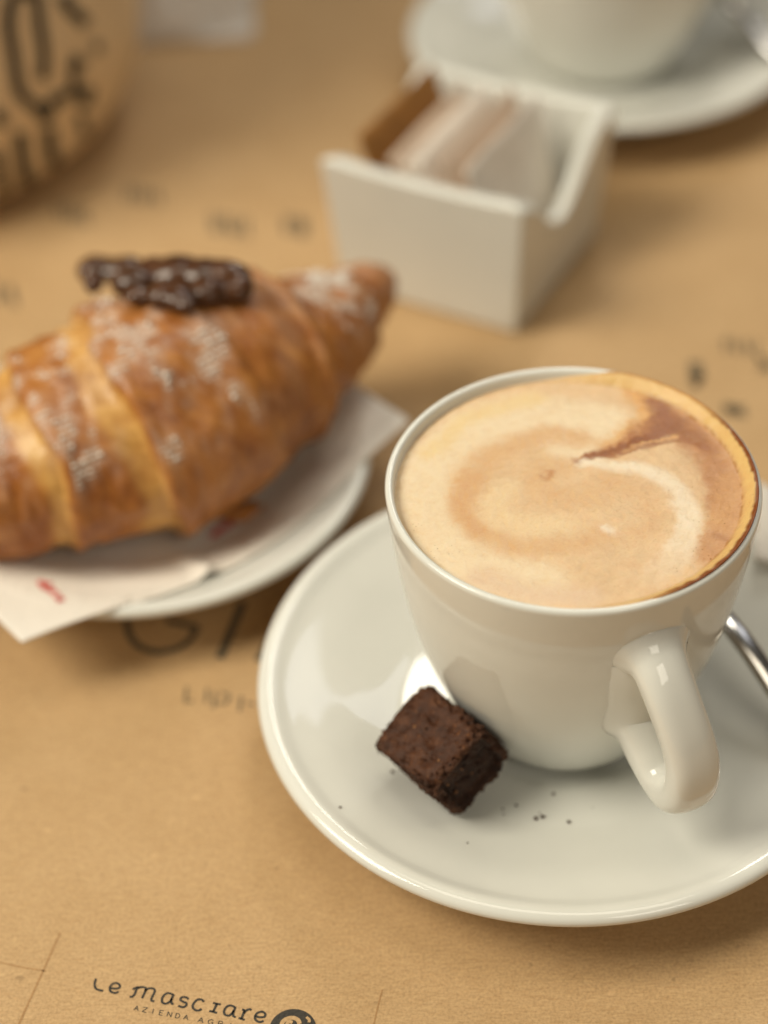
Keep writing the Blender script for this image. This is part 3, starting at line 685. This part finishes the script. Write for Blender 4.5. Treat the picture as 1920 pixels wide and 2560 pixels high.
# sugar grains
vs2, fs2 = [], []; dv = np.array(dustv); LPa = np.array(LP); CVd = np.array(vs); cand = np.array([i for i in np.where(dv > .25)[0] if np.linalg.norm(LPa-CVd[i], axis=1).min() > .0085]); rs = random.Random(5)
tet = [Vector((1, 1, 1)), Vector((1, -1, -1)), Vector((-1, 1, -1)), Vector((-1, -1, 1))]
for i in rs.sample(list(cand), min(2600, len(cand))):
    c = Vector(vs[i])-Vector(CO); s = rs.uniform(.00014, .0004)*(2.4 if rs.random() < .14 else 1); b = len(vs2)
    n = Vector(vs[i])-Vector(tuple(AX[np.argmin(np.linalg.norm(AX-np.array(vs[i]), axis=1))])); n.normalize()
    for q in icov: vs2.append(c+n*s*.3+q*s*rs.uniform(.6, 1.2))
    fs2 += [[b+k for k in f] for f in icof]
tag(mesh_obj('powdered_sugar', vs2, fs2, M['sugar'], cro), kind='stuff')
# a loose flake of crust on the napkin
z = .012
for _ in range(5): q = at(512, 1112, z); z = nap_z(q[0], q[1])+.0004
rf = random.Random(2); bm = bmesh.new(); n = 16
ring = [bm.verts.new((.0085*math.cos(a)*(1+.25*rf.uniform(-1, 1)), .0040*math.sin(a)*(1+.25*rf.uniform(-1, 1)), .001+.0012*math.sin(2*a))) for a in np.linspace(0, 2*math.pi, n, endpoint=False)]
c0 = bm.verts.new((0, 0, .0034)); [bm.faces.new([c0, ring[i], ring[(i+1) % n]]) for i in range(n)]
fl = bm_obj('croissant_flake', bm, M['flake'], None, True, (q[0], q[1], z)); fl.rotation_euler = (0, 0, .25)
fl.modifiers.new('t', 'SOLIDIFY').thickness = .0007
tag(fl, 'loose orange flake of pastry on the napkin in front of the croissant', 'flake')

# ------------------------------------------------------------------ sugar sachet box
BX = np.array([.0363, .5706]); va = math.radians(60); vax = np.array([math.cos(va), math.sin(va)]); uax = np.array([-math.sin(va), math.cos(va)])
BH, HT, HB, TH = .0550, .0392, .0352, .0052
root = empty('sachet_box', (BX[0], BX[1], .0003)); tag(root, 'white ceramic box holding sugar sachets, scooped low at its sides', 'box')
def bxy(u, v): q = uax*u+vax*v; return (q[0], q[1])
def half(z): return HB+(HT-HB)*z/BH
def wall(name, fixed, sgn, scoop):
    """one wall with real thickness; fixed 'u' or 'v' side"""
    n, m = 41, 16; V_ = []; F_ = []
    for lay in (0, 1):
        for i in range(n):
            t = -1+2*i/(n-1)
            top = BH-(.0245*math.exp(-(abs(t+.06)/.58)**2.2) if scoop else .0016*(1-t*t))
            for j in range(m):
                z = top*j/(m-1)
                h_ = half(z)-lay*TH; span = half(z)-(TH if fixed == 'v' and False else 0)
                tt = t*(span if lay == 0 else span-TH)
                zz = z if j > 0 or lay == 0 else .0
                if j == m-1: zz -= .0004
                u, v = (sgn*h_, tt) if fixed == 'u' else (tt, sgn*h_)
                x, y = bxy(u, v); V_.append((x, y, zz))
    L = n*m
    for i in range(n-1):
        for j in range(m-1):
            a = i*m+j; F_.append([a, a+m, a+m+1, a+1]); F_.append([L+a, L+a+1, L+a+m+1, L+a+m])
        a = i*m+m-1; F_.append([a, a+m, L+a+m, L+a]); a = i*m; F_.append([a, L+a, L+a+m, a+m])
    for i in (0, n-1):
        for j in range(m-1):
            a = i*m+j; F_.append([a, a+1, L+a+1, L+a])
    bm = bmesh.new(); vv = [bm.verts.new(v) for v in V_]
    for f in F_: bm.faces.new([vv[k] for k in f])
    o = bm_obj(name, bm, M['ceramic_box'], root); bv = o.modifiers.new('bev', 'BEVEL'); bv.width = .0013; bv.segments = 3; bv.limit_method = 'ANGLE'; bv.angle_limit = math.radians(40)
    return o
wall('front_wall', 'v', -1, False); wall('back_wall', 'v', 1, False); wall('side_wall', 'u', -1, True); wall('side_wall', 'u', 1, True)
bm = bmesh.new(); k = HB-.001
vv = [bm.verts.new((*bxy(a*k, b*k), z)) for z in (.0012, .0045) for a, b in ((-1, -1), (1, -1), (1, 1), (-1, 1))]
for f in ([3, 2, 1, 0], [4, 5, 6, 7], [0, 1, 5, 4], [1, 2, 6, 5], [2, 3, 7, 6], [3, 0, 4, 7]): bm.faces.new([vv[i] for i in f])
bm_obj('floor_slab', bm, M['ceramic_box'], root, False)
def sachet(u0, tilt, h, wv, th, mat, label, group, vo=0.0, seed=0, lift=.0):
    n, m = 15, 17; V_ = []; F_ = []; r = random.Random(seed)
    for sg in (1, -1):
        for i in range(n):
            for j in range(m):
                a, b = -1+2*i/(n-1), j/(m-1)
                pu = th*(max(0, 1-abs(a)**4))*(max(0, math.sin(math.pi*min(1, max(0, (b-.07)/.86)))**.55 if .07 < b < .93 else 0))
                pu = pu*sg+sg*.00015+.0008*mn.noise(Vector((a*1.6, b*2+seed, seed*3.1)))
                x, y = bxy(pu*math.cos(tilt)+math.sin(tilt)*b*h, a*wv+vo); V_.append((x, y, b*h*math.cos(tilt)-pu*math.sin(tilt)))
    L = n*m
    for i in range(n-1):
        for j in range(m-1):
            q = i*m+j; F_.append([q, q+m, q+m+1, q+1]); F_.append([L+q, L+q+1, L+q+m+1, L+q+m])
    for i in range(n-1):
        for j in (0, m-1): q = i*m+j; F_.append([q, q+m, L+q+m, L+q])
    for j in range(m-1):
        for i in (0, n-1): q = i*m+j; F_.append([q, q+1, L+q+1, L+q])
    bm = bmesh.new(); vv = [bm.verts.new(v) for v in V_]
    for f in F_: bm.faces.new([vv[k] for k in f])
    x, y = bxy(u0, 0)
    o = bm_obj('sugar_sachet', bm, M[mat], None, True, (BX[0]+x, BX[1]+y, .0052+lift)); tag(o, label, 'sachet', group)
    return o
GS = 'sugar sachets in the white box'
sachet(.0085, math.radians(20), .0590, 0.0285, .0020, 'sach_brown', 'brown sugar sachet at the left end of the white box', GS, -.001, 1)
sachet(-.0060, math.radians(26), .0545, 0.0285, .0024, 'sach_cream', 'cream sachet showing its broad face beside the brown one', GS, 0, 3)
sachet(-.0112, math.radians(26), .0530, 0.0285, .0020, 'sach_white', 'white sachet second from the brown one in the white box', GS, .0005, 4)
sachet(-.0160, math.radians(24), .0560, 0.0285, .0013, 'sach_white', 'white sachet with a bright top edge in the middle of the white box', GS, -.001, 5)
sachet(-.0212, math.radians(19), .0560, 0.0285, .0022, 'sach_cream', 'cream sachet right of the bright white one in the box', GS, 0, 6)
sachet(-.0262, math.radians(15), .0540, 0.0285, .0018, 'sach_white', 'low white sachet at the scooped right side of the box', GS, 0, 7)

# ------------------------------------------------------------------ second cup behind
B2 = (.1006, .7037)
saucer((B2[0], B2[1], .0003), ('white ceramic saucer under the blurred cup at the back', 'saucer'))
cup((B2[0], B2[1], H0), 'white ceramic cup blurred at the back, cut by the top edge', math.radians(15), 1.13)

sp2 = spoon.copy(); COL.objects.link(sp2); sp2.location = (B2[0]-CX+.004, B2[1]-CY, 0)
tag(sp2, 'shiny steel teaspoon blurred beside the cup at the back', 'spoon')
for o_ in (spoon, sp2): o_['group'] = 'steel teaspoons'
# ------------------------------------------------------------------ printed paper bag and a scrap of film at the back left
BGC = np.array([-.196, .690])
bag = empty('paper_bag', (BGC[0], BGC[1], .0003)); tag(bag, 'rounded brown paper bag with bold black printed lines at the far left', 'bag')
HBG = .21
BPROF = catmull([(.078, .0), (.089, .006), (.099, .022), (.105, .05), (.106, .09), (.101, .14), (.092, .19), (.088, .21)], 6)
def bag_r(z, a):
    return float(np.interp(z, BPROF[:, 1], BPROF[:, 0]))*(1+.018*math.sin(3*a+1)*min(1, z/.03)+.022*mn.noise(Vector((math.cos(a)*2.2, math.sin(a)*2.2, z*22)))*min(1, z/.02))
NB, NZ = 140, 44; V_, F_ = [(0, 0, .0)], []
for j in range(NZ):
    z = HBG*(j/(NZ-1))**1.3
    for k in range(NB): a = 2*math.pi*k/NB; r = bag_r(z, a); V_.append((r*math.cos(a), r*math.sin(a), z))
F_ = [[0, 1+(k+1) % NB, 1+k] for k in range(NB)]+[[1+j*NB+k, 1+j*NB+(k+1) % NB, 1+(j+1)*NB+(k+1) % NB, 1+(j+1)*NB+k] for j in range(NZ-1) for k in range(NB)]
bs = mesh_obj('bag_wall', V_, F_, M['bag'], bag); bs.modifiers.new('t', 'SOLIDIFY').thickness = .0006
def bag_hit(x, y):
    d = FWD*F_PX+RT*(x*K-960)+UP*(1280-y*K); d /= np.linalg.norm(d)
    for t in np.arange(.55, 1.1, .0008):
        p = CAM+d*t; q = p[:2]-BGC; z = p[2]-.0003
        if 0 < z < HBG and np.hypot(*q) <= bag_r(z, math.atan2(q[1], q[0]))+.0008: return np.array([q[0], q[1], z])
    return None
def bag_line(pts, wd):
    P = catmull([(x*.2709, y*.2709) for x, y in pts], 7); T = np.gradient(P, axis=0); T /= np.linalg.norm(T, axis=1)[:, None]+1e-9; N = np.c_[-T[:, 1], T[:, 0]]; rows = []
    for i in range(len(P)):
        h = [bag_hit(*(P[i]+N[i]*wd*1.6*.2709*q)) for q in (-.5, 0, .5)]
        if all(v is not None for v in h): rows.append(h)
    V_ = [v for r in rows for v in r]; F_ = []
    for i in range(len(rows)-1):
        for c in (0, 1): F_.append([3*i+c, 3*i+c+1, 3*i+4+c, 3*i+3+c])
    if F_: mesh_obj('printed_line', V_, F_, M['ink'], bag, False)
for pts, wd in (([(100, -30), (72, 200), (110, 450), (150, 700), (205, 800)], 62), ([(100, -30), (190, -60), (290, -20), (320, 200), (355, 450), (340, 640)], 58), ([(205, 800), (300, 860), (360, 950), (400, 860), (450, 800), (560, 750)], 58),
                ([(490, -40), (560, 70), (640, 140), (695, 200)], 60), ([(560, 500), (610, 515), (640, 560)], 90), ([(690, 690), (690, 850)], 70), ([(640, 900), (690, 1080)], 40),
                ([(160, 1060), (180, 1280), (225, 1500)], 70), ([(400, 1020), (395, 1180), (440, 1320)], 66), ([(-30, 1200), (10, 1400), (30, 1650)], 60), ([(-20, 880), (20, 1010)], 60), ([(600, 560), (590, 700), (640, 760)], 46), ([(330, 1420), (250, 1520)], 50), ([(760, 330), (790, 420)], 40)):
    bag_line(pts, wd)
# crumpled film
V_, F_ = [], []; n = 34; FC = np.array([-.086, .785])
for j in range(n):
    for i in range(n):
        u, v = i/(n-1)-.5, j/(n-1)-.5
        x = FC[0]+u*.075; y = FC[1]+v*.07
        z = .014+.020*abs(mn.fractal(Vector((u*3.1, v*3.1, 2.2)), 1, 2, 3))+.03*(.25-u*u)*(1-abs(v))+.012*mn.noise(Vector((u*7, v*7, .3)))
        V_.append((x+.01*mn.noise(Vector((u*4, v*4, 7))), y, max(.001, z*max(.03, 1-(2*math.hypot(u, v))**3))))
F_ = [[j*n+i, j*n+i+1, (j+1)*n+i+1, (j+1)*n+i] for j in range(n-1) for i in range(n-1)]
o = mesh_obj('crumpled_film', V_, F_, M['film'], None); o.modifiers.new('t', 'SOLIDIFY').thickness = .0003
tag(o, 'crumpled whitish clear film beside the paper bag at the top left', 'film')

# ------------------------------------------------------------------ white paper lying beyond the saucer at the right edge
V_, F_ = [], []; n = 20; q00, q10, q01 = at(1630, 1200, .027), at(1830, 1240, .027), at(1640, 1046, .025)
for j in range(n):
    for i in range(n):
        u, v = i/(n-1), j/(n-1); p = q00+(q10-q00)*u+(q01-q00)*v
        V_.append((p[0], p[1], .0262+.0012*mn.noise(Vector((u*3, v*3, 4.4)))-.012*u*v))
F_ = [[j*n+i, j*n+i+1, (j+1)*n+i+1, (j+1)*n+i] for j in range(n-1) for i in range(n-1)]
o = mesh_obj('folded_napkin', V_, F_, M['napkin']); o.modifiers.new('t', 'SOLIDIFY').thickness = .0016
tag(o, 'folded white paper napkin on the saucer edge right of the cup', 'napkin')
